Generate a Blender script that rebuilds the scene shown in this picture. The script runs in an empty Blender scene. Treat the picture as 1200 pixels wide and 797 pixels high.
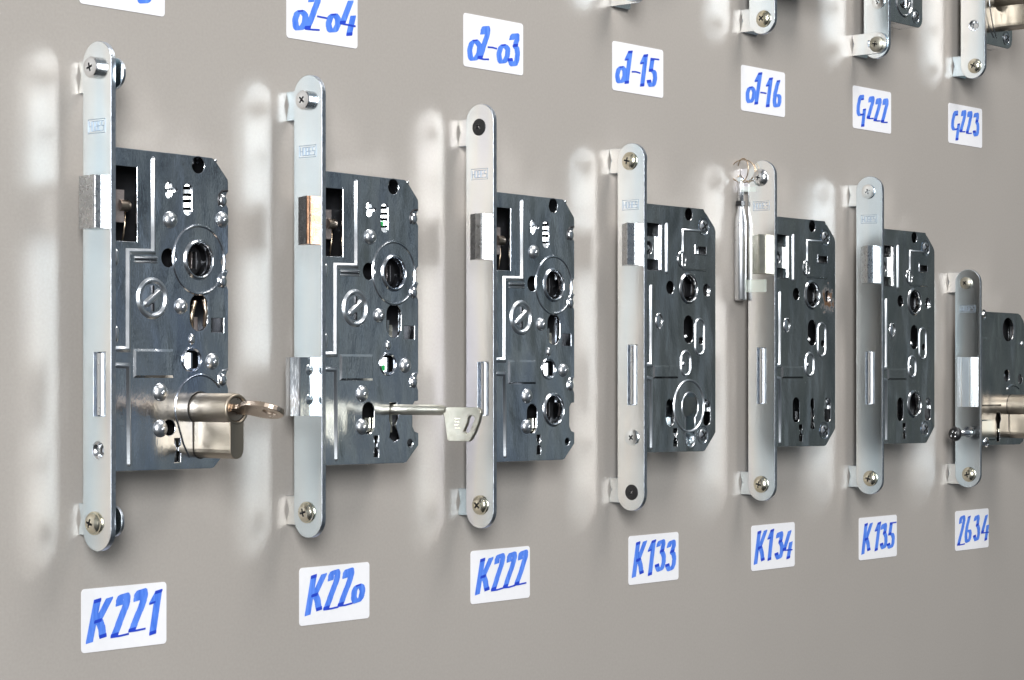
import bpy, bmesh, math, random
from mathutils import Vector, Matrix
random.seed(7)
S = 0.001                      # all measures below are millimetres
scene = bpy.context.scene
COL = scene.collection

# ------------------------------------------------------------------ camera
cam_d = bpy.data.cameras.new('camera')
cam = bpy.data.objects.new('camera', cam_d); COL.objects.link(cam)
scene.camera = cam
TH = math.atan(2640.0 / 2200.0)
cam.location = (-675.06 * S, -830.14 * S, 0)
cam.rotation_euler = (math.pi / 2, 0, -TH)
cam_d.sensor_width = 36; cam_d.lens = 36 * 2640 / 1200
cam_d.shift_y = 43.5 / 1200
cam_d.clip_start = 0.01; cam_d.clip_end = 50

# ------------------------------------------------------------------ world, lamps, exposure
W = bpy.data.worlds.new('World'); scene.world = W; W.use_nodes = True
nt = W.node_tree; nt.nodes.clear()
o = nt.nodes.new('ShaderNodeOutputWorld'); bg = nt.nodes.new('ShaderNodeBackground')
tc = nt.nodes.new('ShaderNodeTexCoord'); sep = nt.nodes.new('ShaderNodeSeparateXYZ')
nt.links.new(tc.outputs['Generated'], sep.inputs[0])
rx = nt.nodes.new('ShaderNodeValToRGB')          # a dim room: brighter to the left, dark to the right
mr = nt.nodes.new('ShaderNodeMapRange'); mr.inputs[1].default_value = -1; mr.inputs[2].default_value = 1
nt.links.new(sep.outputs['X'], mr.inputs[0]); nt.links.new(mr.outputs[0], rx.inputs[0])
e = rx.color_ramp.elements
e[0].position = 0.0; e[0].color = (0.30, 0.32, 0.34, 1)
e[1].position = 1.0; e[1].color = (0.10, 0.118, 0.118, 1)
q = e.new(0.45); q.color = (0.24, 0.25, 0.265, 1)
q = e.new(0.74); q.color = (0.165, 0.205, 0.255, 1)
q = e.new(0.89); q.color = (0.185, 0.215, 0.228, 1)
q = e.new(0.94); q.color = (0.10, 0.118, 0.118, 1)
rz = nt.nodes.new('ShaderNodeMapRange'); rz.inputs[1].default_value = -0.55; rz.inputs[2].default_value = 0.0
rz.inputs[3].default_value = 0.22; rz.inputs[4].default_value = 1.1
nt.links.new(sep.outputs['Z'], rz.inputs[0])
mu = nt.nodes.new('ShaderNodeVectorMath'); mu.operation = 'SCALE'
nt.links.new(rx.outputs[0], mu.inputs[0]); nt.links.new(rz.outputs[0], mu.inputs['Scale'])
wn = nt.nodes.new('ShaderNodeTexNoise'); wn.inputs['Scale'].default_value = 2.6; wn.inputs['Detail'].default_value = 3
nt.links.new(tc.outputs['Generated'], wn.inputs['Vector'])
wm = nt.nodes.new('ShaderNodeMapRange'); wm.inputs[1].default_value = .36; wm.inputs[2].default_value = .66; wm.inputs[3].default_value = .12; wm.inputs[4].default_value = 2.6
wn2 = nt.nodes.new('ShaderNodeTexNoise'); wn2.inputs['Scale'].default_value = 10.0; wn2.inputs['Detail'].default_value = 2
nt.links.new(tc.outputs['Generated'], wn2.inputs['Vector'])
wa = nt.nodes.new('ShaderNodeMix'); wa.data_type = 'FLOAT'; wa.inputs[0].default_value = 0.55
nt.links.new(wn.outputs['Fac'], wa.inputs[2]); nt.links.new(wn2.outputs['Fac'], wa.inputs[3])
nt.links.new(wa.outputs[0], wm.inputs[0])
mu2 = nt.nodes.new('ShaderNodeVectorMath'); mu2.operation = 'SCALE'
nt.links.new(mu.outputs[0], mu2.inputs[0]); nt.links.new(wm.outputs[0], mu2.inputs['Scale'])
nt.links.new(mu2.outputs[0], bg.inputs[0]); bg.inputs[1].default_value = 0.62
nt.links.new(bg.outputs[0], o.inputs[0])

def area(name, loc, target, size, watts, col, size_y=None):
    d = bpy.data.lights.new(name, 'AREA'); d.shape = 'RECTANGLE'
    d.size = size * S; d.size_y = (size_y or size) * S; d.energy = watts; d.color = col
    ob = bpy.data.objects.new(name, d); COL.objects.link(ob)
    ob.location = Vector((loc[0], -loc[1], loc[2])) * S
    t = Vector((target[0], -target[1], target[2])) * S
    ob.rotation_euler = (t - ob.location).to_track_quat('-Z', 'Y').to_euler()
    return ob
area('key_softbox', (-2350, 2500, 980), (380, 0, 40), 900, 146, (0.965, 0.985, 1.0), 1350)
area('added_low_fill', (-2350, 2500, -80), (380, 0, 40), 900, 14, (0.95, 0.98, 1.0), 760)  # added weak fill that brightens the lower ribs, no real window
area('ceiling_lamp', (640, 820, 1250), (350, 0, -20), 600, 13.5, (1.0, 0.97, 0.94))

scene.view_settings.view_transform = 'Standard'; scene.view_settings.look = 'None'
scene.view_settings.exposure = 0.0; scene.view_settings.gamma = 1.0
scene.render.engine = 'CYCLES'
cy = scene.cycles
cy.use_denoising = True
cy.caustics_reflective = True; cy.blur_glossy = 0.1
cy.max_bounces = 10; cy.diffuse_bounces = 4; cy.glossy_bounces = 6
cy.sample_clamp_indirect = 12.0

# ------------------------------------------------------------------ materials
def new_mat(name):
    m = bpy.data.materials.new(name); m.use_nodes = True
    return m, m.node_tree, m.node_tree.nodes['Principled BSDF']
def noise(nt, scale, detail=2.0, vec=None, rough=0.5):
    n = nt.nodes.new('ShaderNodeTexNoise'); n.inputs['Scale'].default_value = scale
    n.inputs['Detail'].default_value = detail; n.inputs['Roughness'].default_value = rough
    if vec is not None: nt.links.new(vec, n.inputs['Vector'])
    return n
def objvec(nt, scale=(1, 1, 1)):
    t = nt.nodes.new('ShaderNodeTexCoord'); mp = nt.nodes.new('ShaderNodeMapping')
    mp.inputs['Scale'].default_value = scale
    oi = nt.nodes.new('ShaderNodeObjectInfo')
    ad = nt.nodes.new('ShaderNodeVectorMath'); ad.operation = 'ADD'
    nt.links.new(t.outputs['Object'], ad.inputs[0])
    sc = nt.nodes.new('ShaderNodeVectorMath'); sc.operation = 'SCALE'; sc.inputs['Scale'].default_value = 3.7
    cx = nt.nodes.new('ShaderNodeCombineXYZ')
    for k in ('X', 'Y', 'Z'): nt.links.new(oi.outputs['Random'], cx.inputs[k])
    nt.links.new(cx.outputs[0], sc.inputs[0]); nt.links.new(sc.outputs[0], ad.inputs[1])
    nt.links.new(ad.outputs[0], mp.inputs['Vector'])
    return mp.outputs[0]
def ramp(nt, src, stops):
    r = nt.nodes.new('ShaderNodeValToRGB'); els = r.color_ramp.elements
    while len(els) < len(stops): els.new(0.5)
    for el, (p, c) in zip(els, stops):
        el.position = p; el.color = (*c, 1) if len(c) == 3 else c
    nt.links.new(src, r.inputs[0]); return r.outputs[0]
def bump(nt, b, src, strength, dist):
    n = nt.nodes.new('ShaderNodeBump'); n.inputs['Strength'].default_value = strength
    n.inputs['Distance'].default_value = dist
    nt.links.new(src, n.inputs['Height']); nt.links.new(n.outputs[0], b.inputs['Normal'])

def metal(name, cols, rough, cscale=18, bscale=900, bstr=0.08, stretch=(1, 1, 1), rvar=0.08, wave=0.0, wscale=55):
    """plated metal: colour drifts between cols, roughness drifts, fine grain in the normal"""
    m, nt, b = new_mat(name)
    b.inputs['Metallic'].default_value = 1.0
    v = objvec(nt, stretch)
    n1 = noise(nt, cscale, 3.0, v)
    c = ramp(nt, n1.outputs['Fac'], [(0.30 + 0.40 * i / max(1, len(cols) - 1), k) for i, k in enumerate(cols)])
    nt.links.new(c, b.inputs['Base Color'])
    n2 = noise(nt, cscale * 4, 4.0, v, 0.65)
    mr = nt.nodes.new('ShaderNodeMapRange'); mr.inputs[1].default_value = 0.3; mr.inputs[2].default_value = 0.7
    mr.inputs[3].default_value = rough - rvar; mr.inputs[4].default_value = rough + rvar
    nt.links.new(n2.outputs['Fac'], mr.inputs[0]); nt.links.new(mr.outputs[0], b.inputs['Roughness'])
    n3 = noise(nt, bscale, 2.0, v)
    bump(nt, b, n3.outputs['Fac'], bstr, 0.0004)
    if wave:                                    # sheet that is not perfectly flat
        n4 = noise(nt, wscale, 1.5, v)
        b2 = nt.nodes.new('ShaderNodeBump'); b2.inputs['Strength'].default_value = wave; b2.inputs['Distance'].default_value = 0.004
        nt.links.new(n4.outputs['Fac'], b2.inputs['Height'])
        first = b.inputs['Normal'].links[0].from_node; nt.links.new(b2.outputs[0], first.inputs['Normal'])
    return m
M = {}
M['zinc'] = metal('forend_zinc', [(0.72, 0.89, 1.0), (0.86, 0.95, 1.0), (0.96, 0.95, 0.92), (0.86, 0.88, 1.0)], 0.17, cscale=26, stretch=(1, 1, 0.14), bstr=0.07, rvar=.03, wave=.05, wscale=25)
M['edge'] = metal('sheared_zinc_edge', [(0.42, 0.46, 0.52), (0.60, 0.63, 0.66)], 0.34, cscale=300, bscale=1500, bstr=0.5)
M['case'] = metal('case_zinc', [(0.58, 0.64, 0.72), (0.78, 0.80, 0.82), (0.61, 0.67, 0.79)], 0.165, cscale=30, bstr=0.16, rvar=0.05, wave=.42, stretch=(1, 1, .45))
M['case_dull'] = metal('case_zinc_dull', [(0.47, 0.50, 0.53), (0.66, 0.665, 0.67), (0.53, 0.55, 0.56)], 0.18, cscale=30, bstr=0.16, rvar=0.05, wave=.42, stretch=(1, 1, .45))
M['steel'] = metal('bright_steel', [(0.78, 0.80, 0.82), (0.88, 0.88, 0.88)], 0.18, cscale=60)
M['bead'] = metal('pressed_rib_zinc', [(0.66, 0.70, 0.74), (0.78, 0.80, 0.82)], 0.33, cscale=30, rvar=.04)
M['latchdark'] = metal('dark_bevel_latch', [(0.045, 0.052, 0.065), (0.16, 0.17, 0.185)], 0.30, cscale=160, bscale=1400, bstr=.3)  # bevel metal; its colour holds the dark reflection on the K222 latch
M['rivet'] = metal('rivet_zinc', [(0.74, 0.77, 0.80), (0.84, 0.85, 0.86)], 0.30, cscale=40, rvar=.04)
M['latch'] = metal('satin_latch_steel', [(0.50, 0.51, 0.52), (0.62, 0.62, 0.62)], 0.30, cscale=120, bscale=1200, bstr=0.25)
M['bronze'] = metal('coppery_latch', [(0.20, 0.115, 0.075), (0.36, 0.20, 0.12), (0.27, 0.15, 0.095)], 0.34, cscale=90, bscale=1200, bstr=0.3)
M['nickel'] = metal('satin_nickel', [(0.36, 0.31, 0.245), (0.41, 0.355, 0.285)], 0.45, cscale=14, bscale=1400, bstr=0.10, stretch=(1, 0.15, 1), rvar=.03)
M['key'] = metal('worn_key_nickel', [(0.40, 0.385, 0.32), (0.50, 0.48, 0.41), (0.44, 0.415, 0.34)], 0.46, cscale=110, bscale=800, bstr=0.25)
M['rosekey'] = metal('rosy_key_nickel', [(0.44, 0.35, 0.275), (0.56, 0.46, 0.37)], 0.32, cscale=80, bstr=0.1)
M['gold'] = metal('yellow_zinc', [(0.74, 0.68, 0.50), (0.84, 0.80, 0.68)], 0.20, cscale=120)
M['taupe'] = metal('sintered_latch_tail', [(0.40, 0.34, 0.32), (0.50, 0.43, 0.40)], 0.5, cscale=200, bscale=1500, bstr=0.4)
M['brass'] = metal('spring_bronze', [(0.52, 0.40, 0.28), (0.60, 0.48, 0.36)], 0.3)

def plain(name, col, rough, metallic=0.0, spec=0.5, var=1.0):
    m, nt, b = new_mat(name)
    n = noise(nt, 300, 3.0, objvec(nt))
    c = ramp(nt, n.outputs['Fac'], [(0.3, tuple(x * (1 - .12 * var) for x in col)), (0.7, tuple(min(1, x * (1 + .1 * var)) for x in col))])
    nt.links.new(c, b.inputs['Base Color'])
    b.inputs['Roughness'].default_value = rough; b.inputs['Metallic'].default_value = metallic
    b.inputs['Specular IOR Level'].default_value = spec
    return m
M['dark'] = plain('dark_steel_and_shade', (0.035, 0.035, 0.038), 0.35, 0.6)  # dark steel, also the shade put into case interiors and recesses
M['black'] = plain('black_screw_and_gap', (0.012, 0.012, 0.013), 0.38)  # black screws, also the shade put into gaps and hole bottoms
M['green'] = plain('green_mark', (0.02, 0.35, 0.08), 0.4)
M['stamp'] = plain('stamped_lines', (0.30, 0.36, 0.44), 0.45, 0.7)

# satin grey board: painted, slightly glossy, fine grain
m, nt, b = new_mat('satin_grey_board'); M['board'] = m
v = objvec(nt)
n1 = noise(nt, 3.0, 4.0, v, 0.6)
c = ramp(nt, n1.outputs['Fac'], [(0.25, (0.372, 0.341, 0.310)), (0.75, (0.410, 0.377, 0.344))])
n0 = noise(nt, 700, 2.0, v)
mx = nt.nodes.new('ShaderNodeMix'); mx.data_type = 'RGBA'; mx.blend_type = 'MULTIPLY'; mx.inputs[0].default_value = 0.35
nt.links.new(c, mx.inputs[6])
g = ramp(nt, n0.outputs['Fac'], [(0.32, (0.84, 0.83, 0.82)), (0.68, (1, 1, 1))])
nt.links.new(g, mx.inputs[7]); nt.links.new(mx.outputs[2], b.inputs['Base Color'])
b.inputs['Roughness'].default_value = 0.41; b.inputs['Specular IOR Level'].default_value = 0.30
b.inputs['Coat Weight'].default_value = 0.035; b.inputs['Coat Roughness'].default_value = 0.05
n3 = noise(nt, 1600, 2.0, v); bump(nt, b, n3.outputs['Fac'], 0.12, 0.0002)

M['paper'] = plain('sticker_paper', (0.86, 0.85, 0.865), 0.5, var=.12)
m, nt, b = new_mat('marker_ink'); M['ink'] = m
v = objvec(nt, (1, 1, 0.18))
n = noise(nt, 520, 4.0, v)
c = ramp(nt, n.outputs['Fac'], [(0.28, (0.050, 0.165, 0.70)), (0.72, (0.135, 0.300, 0.90))])
nt.links.new(c, b.inputs['Base Color']); b.inputs['Roughness'].default_value = 0.4
M['ink_dark'] = plain('marker_ink_pooled', (0.018, 0.060, 0.55), 0.4)

# clear tape
m, nt, b = new_mat('clear_tape'); M['tape'] = m
b.inputs['Base Color'].default_value = (0.86, 0.93, 0.84, 1); b.inputs['Roughness'].default_value = 0.12
b.inputs['Alpha'].default_value = 0.30
n = noise(nt, 260, 2.0, objvec(nt)); bump(nt, b, n.outputs['Fac'], 0.25, 0.0005)

# rusty variant of the dull case: brown bloom round one hole (a stain that belongs to that lock)
def rusty(name, cx, cz, base):
    m = M[base].copy(); m.name = name; nt = m.node_tree; b = nt.nodes['Principled BSDF']
    t = nt.nodes.new('ShaderNodeTexCoord'); d = nt.nodes.new('ShaderNodeVectorMath'); d.operation = 'DISTANCE'
    d.inputs[1].default_value = (cx * S, -26 * S, cz * S); nt.links.new(t.outputs['Object'], d.inputs[0])
    n = noise(nt, 260, 4.0, t.outputs['Object'], 0.7)
    a = nt.nodes.new('ShaderNodeMath'); a.operation = 'MULTIPLY_ADD'; a.inputs[1].default_value = -38.0; a.inputs[2].default_value = 0.46
    nt.links.new(d.outputs['Value'], a.inputs[0])
    s = nt.nodes.new('ShaderNodeMath'); s.operation = 'ADD'; nt.links.new(a.outputs[0], s.inputs[0]); nt.links.new(n.outputs['Fac'], s.inputs[1])
    r = ramp(nt, s.outputs[0], [(0.62, (0, 0, 0)), (0.80, (1, 1, 1))])
    old = b.inputs['Base Color'].links[0].from_socket
    mx = nt.nodes.new('ShaderNodeMix'); mx.data_type = 'RGBA'
    nt.links.new(r, mx.inputs[0]); nt.links.new(old, mx.inputs[6]); mx.inputs[7].default_value = (0.16, 0.09, 0.05, 1)
    nt.links.new(mx.outputs[2], b.inputs['Base Color'])
    mm = nt.nodes.new('ShaderNodeMath'); mm.operation = 'SUBTRACT'; mm.inputs[0].default_value = 1.0
    m2 = nt.nodes.new('ShaderNodeMath'); m2.operation = 'MULTIPLY'; m2.inputs[1].default_value = 0.75
    nt.links.new(r, m2.inputs[0]); nt.links.new(m2.outputs[0], mm.inputs[1]); nt.links.new(mm.outputs[0], b.inputs['Metallic'])
    return m
M['case_rust'] = rusty('case_zinc_rust', 69, 22, 'case_dull')

# ------------------------------------------------------------------ mesh builder; points are (x along board, h out of board, z up) in mm
class MB:
    def __init__(s): s.v = []; s.f = []; s.mi = []; s.sm = []; s.mats = []
    def mat(s, k):
        if k not in s.mats: s.mats.append(k)
        return s.mats.index(k)
    def add(s, verts, faces, mat, smooth=False):
        b0 = len(s.v); s.v += [tuple(p) for p in verts]; k = s.mat(mat)
        for f in faces:
            s.f.append([i + b0 for i in f]); s.mi.append(k); s.sm.append(smooth)
    def box(s, x0, x1, h0, h1, z0, z1, mat):
        v = [(x, h, z) for x in (x0, x1) for h in (h0, h1) for z in (z0, z1)]
        s.add(v, [(0, 1, 3, 2), (4, 6, 7, 5), (0, 4, 5, 1), (2, 3, 7, 6), (0, 2, 6, 4), (1, 5, 7, 3)], mat)
    def prism(s, poly, axis, a0, a1, mat, smooth=False):
        """poly in the two other coordinates, pushed along axis ('x','h','z')"""
        n = len(poly)
        def P(p, a):
            return {'x': (a, p[0], p[1]), 'h': (p[0], a, p[1]), 'z': (p[0], p[1], a)}[axis]
        v = [P(p, a0) for p in poly] + [P(p, a1) for p in poly]
        s.add(v, [list(range(n))[::-1], [i + n for i in range(n)]], mat)
        s.add(v, [(i, (i + 1) % n, (i + 1) % n + n, i + n) for i in range(n)], mat, smooth)
    def lathe(s, prof, axis, c, mat, n=28, smooth=True, capa=False, capb=False):
        """prof: list of (along, radius); axis 'x' or 'h' through c=(x,h,z)"""
        v = []
        for a, r in prof:
            for i in range(n):
                t = 2 * math.pi * i / n; u, w = r * math.cos(t), r * math.sin(t)
                v.append((c[0] + a, c[1] + u, c[2] + w) if axis == 'x' else (c[0] + u, c[1] + a, c[2] + w))
        f = []
        for j in range(len(prof) - 1):
            for i in range(n):
                k = (i + 1) % n
                f.append((j * n + i, j * n + k, (j + 1) * n + k, (j + 1) * n + i))
        s.add(v, f, mat, smooth)
        if capa: s.add(v[:n], [list(range(n))], mat)
        if capb: s.add(v[-n:], [list(range(n))], mat)
    def dome(s, x, z, r, ht, h, mat, n=24, rz=None):
        rz = rz or r; v = []; R = 6
        for j in range(R):
            t = j / R * math.pi / 2
            for i in range(n):
                a = 2 * math.pi * i / n
                v.append((x + r * math.cos(t) * math.cos(a), h + ht * math.sin(t), z + rz * math.cos(t) * math.sin(a)))
        v.append((x, h + ht, z)); f = []
        for j in range(R - 1):
            for i in range(n):
                k = (i + 1) % n; f.append((j * n + i, j * n + k, (j + 1) * n + k, (j + 1) * n + i))
        f += [((R - 1) * n + i, (R - 1) * n + (i + 1) % n, R * n) for i in range(n)]
        s.add(v, f, mat, True)
    def bead(s, path, w, ht, h, mat, closed=False, seg=8):
        """half-round ridge along a path in the x-z plane"""
        P = [Vector(p) for p in path]; n = len(P)
        secs = []
        for i in range(n):
            if closed: a, b_ = P[i - 1], P[(i + 1) % n]; d1 = (P[i] - a).normalized(); d2 = (b_ - P[i]).normalized()
            else:
                d1 = (P[i] - P[i - 1]).normalized() if i else (P[1] - P[0]).normalized()
                d2 = (P[i + 1] - P[i]).normalized() if i < n - 1 else d1
            t = (d1 + d2).normalized(); nn = Vector((-t.y, t.x)); k = 1 / max(0.35, nn.dot(Vector((-d1.y, d1.x))))
            secs.append((P[i], nn, k))
        rings = []
        u_ = max(0.12, 1 - 2 * ht * .95 / w)      # straight flanks at about 45 degrees, flat crown
        prof = [(-1, 0), (-(1 - .12 * (1 - u_)), .12), (-(1 - .80 * (1 - u_)), .80), (-(1 - .94 * (1 - u_)), .93), (-u_ * .93, 1)]
        prof = prof + [(-a_, b2) for a_, b2 in prof[::-1]]; seg = len(prof) - 1
        def ring(p, nn, k, sc, hs):
            return [(p.x + nn.x * k * sc * w / 2 * -a_, h - 0.06 + hs * (ht + .06) * b2, p.y + nn.y * k * sc * w / 2 * -a_) for a_, b2 in prof]
        if not closed:
            p, nn, k = secs[0]; d = (P[1] - P[0]).normalized()
            for u in (0.99, 0.8, 0.45): rings.append(ring(p - d * w / 2 * u, nn, 1, math.sqrt(1 - u * u), math.sqrt(1 - u * u)))
        for p, nn, k in secs: rings.append(ring(p, nn, k, 1, 1))
        if not closed:
            p, nn, k = secs[-1]; d = (P[-1] - P[-2]).normalized()
            for u in (0.45, 0.8, 0.99): rings.append(ring(p + d * w / 2 * u, nn, 1, math.sqrt(1 - u * u), math.sqrt(1 - u * u)))
        v = [q for r in rings for q in r]; m_ = seg + 1; R = len(rings); f = []
        for j in range(R if closed else R - 1):
            jj = (j + 1) % R
            for i in range(seg): f.append((j * m_ + i, j * m_ + i + 1, jj * m_ + i + 1, jj * m_ + i))
        s.add(v, f, mat, True)
    def tube(s, pts, r, mat, n=10, closed=False, caps=True):
        P = [Vector(p) for p in pts]; N = len(P); v = []
        up = Vector((0.13, 0.21, 0.97)).normalized()
        for i in range(N):
            a = P[i - 1] if (i or closed) else P[0]; b_ = P[(i + 1) % N] if (i < N - 1 or closed) else P[-1]
            t = (b_ - a).normalized(); u = t.cross(up)
            if u.length < 1e-3: u = t.cross(Vector((1, 0, 0)))
            u.normalize(); w = t.cross(u)
            rr = r[i] if isinstance(r, (list, tuple)) else r
            for k in range(n):
                an = 2 * math.pi * k / n; v.append(tuple(P[i] + u * rr * math.cos(an) + w * rr * math.sin(an)))
        f = []
        for i in range(N if closed else N - 1):
            j = (i + 1) % N
            for k in range(n): f.append((i * n + k, i * n + (k + 1) % n, j * n + (k + 1) % n, j * n + k))
        if caps and not closed: f += [list(range(n))[::-1], list(range((N - 1) * n, N * n))]
        s.add(v, f, mat, True)
    def plateau(s, x0, x1, z0, z1, ht, sl, h, mat):
        """raised rectangular panel with sloping sides"""
        v = [(x0, h - .1, z0), (x1, h - .1, z0), (x1, h - .1, z1), (x0, h - .1, z1),
             (x0 + sl, h + ht, z0 + sl), (x1 - sl, h + ht, z0 + sl), (x1 - sl, h + ht, z1 - sl), (x0 + sl, h + ht, z1 - sl)]
        s.add(v, [(0, 1, 5, 4), (1, 2, 6, 5), (2, 3, 7, 6), (3, 0, 4, 7), (4, 5, 6, 7)], mat)
    def plate(s, outline, holes, axis, a0, a1, mat, bev=0.25, side=None):
        """sheet with real holes, thickness a0..a1 along axis, rounded rims"""
        cu = bpy.data.curves.new('tmp', 'CURVE'); cu.dimensions = '2D'; cu.fill_mode = 'BOTH'
        cu.extrude = (a1 - a0) / 2 - bev; cu.bevel_depth = bev; cu.bevel_resolution = 2; cu.offset = -bev
        for poly in [outline] + list(holes):
            sp = cu.splines.new('POLY'); sp.points.add(len(poly) - 1); sp.use_cyclic_u = True
            for p, q in zip(sp.points, poly): p.co = (q[0], q[1], 0, 1)
        ob = bpy.data.objects.new('tmp', cu); COL.objects.link(ob)
        dg = bpy.context.evaluated_depsgraph_get(); ev = ob.evaluated_get(dg)
        me = ev.to_mesh(); mid = (a0 + a1) / 2
        vs = []
        for vv in me.vertices:
            x, y, zz = vv.co; a = mid + zz
            vs.append({'h': (x, a, y), 'x': (a, x, y), 'z': (x, y, a)}[axis])
        top, sd = [], []
        for p in me.polygons: (top if abs(p.normal.z) > 0.95 else sd).append(list(p.vertices))
        b0 = len(s.v); s.v += vs
        for grp, mk in ((top, mat), (sd, side or mat)):
            k = s.mat(mk)
            for f in grp: s.f.append([i + b0 for i in f]); s.mi.append(k); s.sm.append(False)
        ev.to_mesh_clear(); bpy.data.objects.remove(ob); bpy.data.curves.remove(cu)
    def build(s, name, parent=None, bevel=None, loc=None):
        me = bpy.data.meshes.new(name)
        me.from_pydata([(x * S, -h * S, z * S) for x, h, z in s.v], [], s.f)
        for k in s.mats: me.materials.append(M[k])
        me.polygons.foreach_set('material_index', s.mi); me.polygons.foreach_set('use_smooth', s.sm)
        bm = bmesh.new(); bm.from_mesh(me); bmesh.ops.recalc_face_normals(bm, faces=bm.faces); bm.to_mesh(me); bm.free()
        me.update()
        ob = bpy.data.objects.new(name, me); COL.objects.link(ob)
        if parent: ob.parent = parent
        if loc: ob.location = Vector((loc[0], -loc[1], loc[2])) * S
        if bevel:
            bv = ob.modifiers.new('rounding', 'BEVEL'); bv.width = bevel * S; bv.segments = 2; bv.limit_method = 'ANGLE'; bv.angle_limit = math.radians(35)
        return ob

def circ(x, z, r, n=32, rz=None): return [(x + r * math.cos(2 * math.pi * i / n), z + (rz or r) * math.sin(2 * math.pi * i / n)) for i in range(n)]
def stad(x0, x1, z0, z1, n=10):
    """upright stadium"""
    r = (x1 - x0) / 2; xc = (x0 + x1) / 2
    return [(xc + r * math.cos(math.pi * i / n), z1 - r + r * math.sin(math.pi * i / n)) for i in range(n + 1)] + \
           [(xc - r * math.cos(math.pi * i / n), z0 + r - r * math.sin(math.pi * i / n)) for i in range(n + 1)]
def rect(x0, x1, z0, z1): return [(x0, z0), (x1, z0), (x1, z1), (x0, z1)]
def rrect(x0, x1, z0, z1, r, n=4):
    out = []
    for cx, cz, a in ((x1 - r, z1 - r, 0), (x0 + r, z1 - r, 90), (x0 + r, z0 + r, 180), (x1 - r, z0 + r, 270)):
        for i in range(n + 1):
            t = math.radians(a + 90 * i / n); out.append((cx + r * math.cos(t), cz + r * math.sin(t)))
    return out
def keyslot(x, z1, z0, w):
    """bit-key hole with a wavy ward profile"""
    H = z1 - z0
    L = [(-.5, 1), (.5, 1), (.55, .72), (.15, .62), (.15, .48), (.55, .36), (.5, 0), (-.5, 0), (-.45, .38), (-.15, .5), (-.15, .6), (-.5, .75)]
    return [(x + a * w, z0 + c * H) for a, c in L][::-1]

def setp(o, label=None, cat=None, group=None, kind=None):
    if label: o['label'] = label
    if cat: o['category'] = cat
    if group: o['group'] = group
    if kind: o['kind'] = kind
    return o
def empty(name, loc, label, cat, group=None):
    ob = bpy.data.objects.new(name, None); COL.objects.link(ob)
    ob.location = Vector((loc[0], -loc[1], loc[2])) * S
    ob.empty_display_size = 0.01
    return setp(ob, label, cat, group)

# ------------------------------------------------------------------ the board
b_ = MB(); b_.box(-2200, 2600, -18, 0, -900, 1100, 'board')
setp(b_.build('wall'), 'satin grey display board the locks are mounted on', 'display board', kind='structure')

# ------------------------------------------------------------------ lock pieces
LX, FW = 3.0, (8.5, 28.5)           # forend thickness and its near / far edge above the board
HC = 26.0                           # face of the lock case above the board

STROKE = {'H': [((0, 0), (0, 1)), ((1, 0), (1, 1)), ((0, .5), (1, .5))],
          'O': [((0, 0), (0, 1)), ((1, 0), (1, 1)), ((0, 0), (1, 0)), ((0, 1), (1, 1))],
          'B': [((0, 0), (0, 1)), ((1, 0), (1, 1)), ((0, 0), (1, 0)), ((0, 1), (1, 1)), ((0, .5), (1, .5))],
          'E': [((0, 0), (0, 1)), ((0, 0), (1, 0)), ((0, 1), (1, 1)), ((0, .5), (.9, .5))],
          'S': [((0, 1), (1, 1)), ((0, .5), (0, 1)), ((0, .5), (1, .5)), ((1, 0), (1, .5)), ((0, 0), (1, 0))]}
def stamp_mark(parent, z0, z1, key='stamp'):
    """HOBES in a frame, struck into the forend"""
    s = MB(); x0, x1 = -0.09, 0.2
    def bar(a, c, t=0.16):
        s.box(x0, x1, min(a[0], c[0]) - t, max(a[0], c[0]) + t, min(a[1], c[1]) - t, max(a[1], c[1]) + t, key); 
    h0, h1 = 12.4, 24.4
    for a, c in (((h0, z0), (h1, z0)), ((h0, z1), (h1, z1)), ((h0, z0), (h0, z1)), ((h1, z0), (h1, z1))): bar(a, c, 0.13)
    cw = (h1 - h0 - 1.2) / 5
    for i, ch in enumerate('HOBES'):
        l = h0 + 0.6 + cw * i + 0.35; w = cw - 0.7
        for k, (a, c) in enumerate(STROKE[ch]):
            x0 = -0.09 - 0.003 * (k + 1)
            bar((l + a[0] * w, z0 + 1 + a[1] * (z1 - z0 - 2)), (l + c[0] * w, z0 + 1 + c[1] * (z1 - z0 - 2)))
    return s.build('stamped_mark', parent)

def forend(root, zt, zb, stamp, slot=None, csk=None, tilt=0.0, extra=()):
    """the long rounded face plate; zt/zb local top and bottom"""
    r = (FW[1] - FW[0]) / 2; hc = (FW[0] + FW[1]) / 2
    out = [(hc + r * math.cos(math.pi * i / 20), zt - r + r * math.sin(math.pi * i / 20)) for i in range(21)] + \
          [(hc - r * math.cos(math.pi * i / 20), zb + r - r * math.sin(math.pi * i / 20)) for i in range(21)]
    holes = []
    if slot: holes.append(rect(*slot))
    if csk: holes.append(circ(19.4, csk, 4.1, 28))
    holes += list(extra)
    p = MB(); p.plate(out, holes, 'x', 0, LX, 'zinc', 0.3, 'edge')
    if csk: p.lathe([(0.25, 4.25), (0.4, 4.0), (2.3, 2.2), (4, 2.15)], 'x', (0, 19.4, csk), 'steel', 28); p.lathe([(3.4, 2.4), (3.5, .01)], 'x', (0, 19.4, csk), 'black', 16)  # black disc put in as the shade down the hole
    f = p.build('forend', root)
    stamp_mark(f, *stamp)
    if tilt:                                    # turned off square so its outer half mirrors the dark pocket
        a = math.radians(tilt); px, py = 1.5 * S, -18.5 * S
        f.rotation_euler = (0, 0, a)
        f.location = (px - (px * math.cos(a) - py * math.sin(a)), py - (px * math.sin(a) + py * math.cos(a)), 0)
    return f

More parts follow.
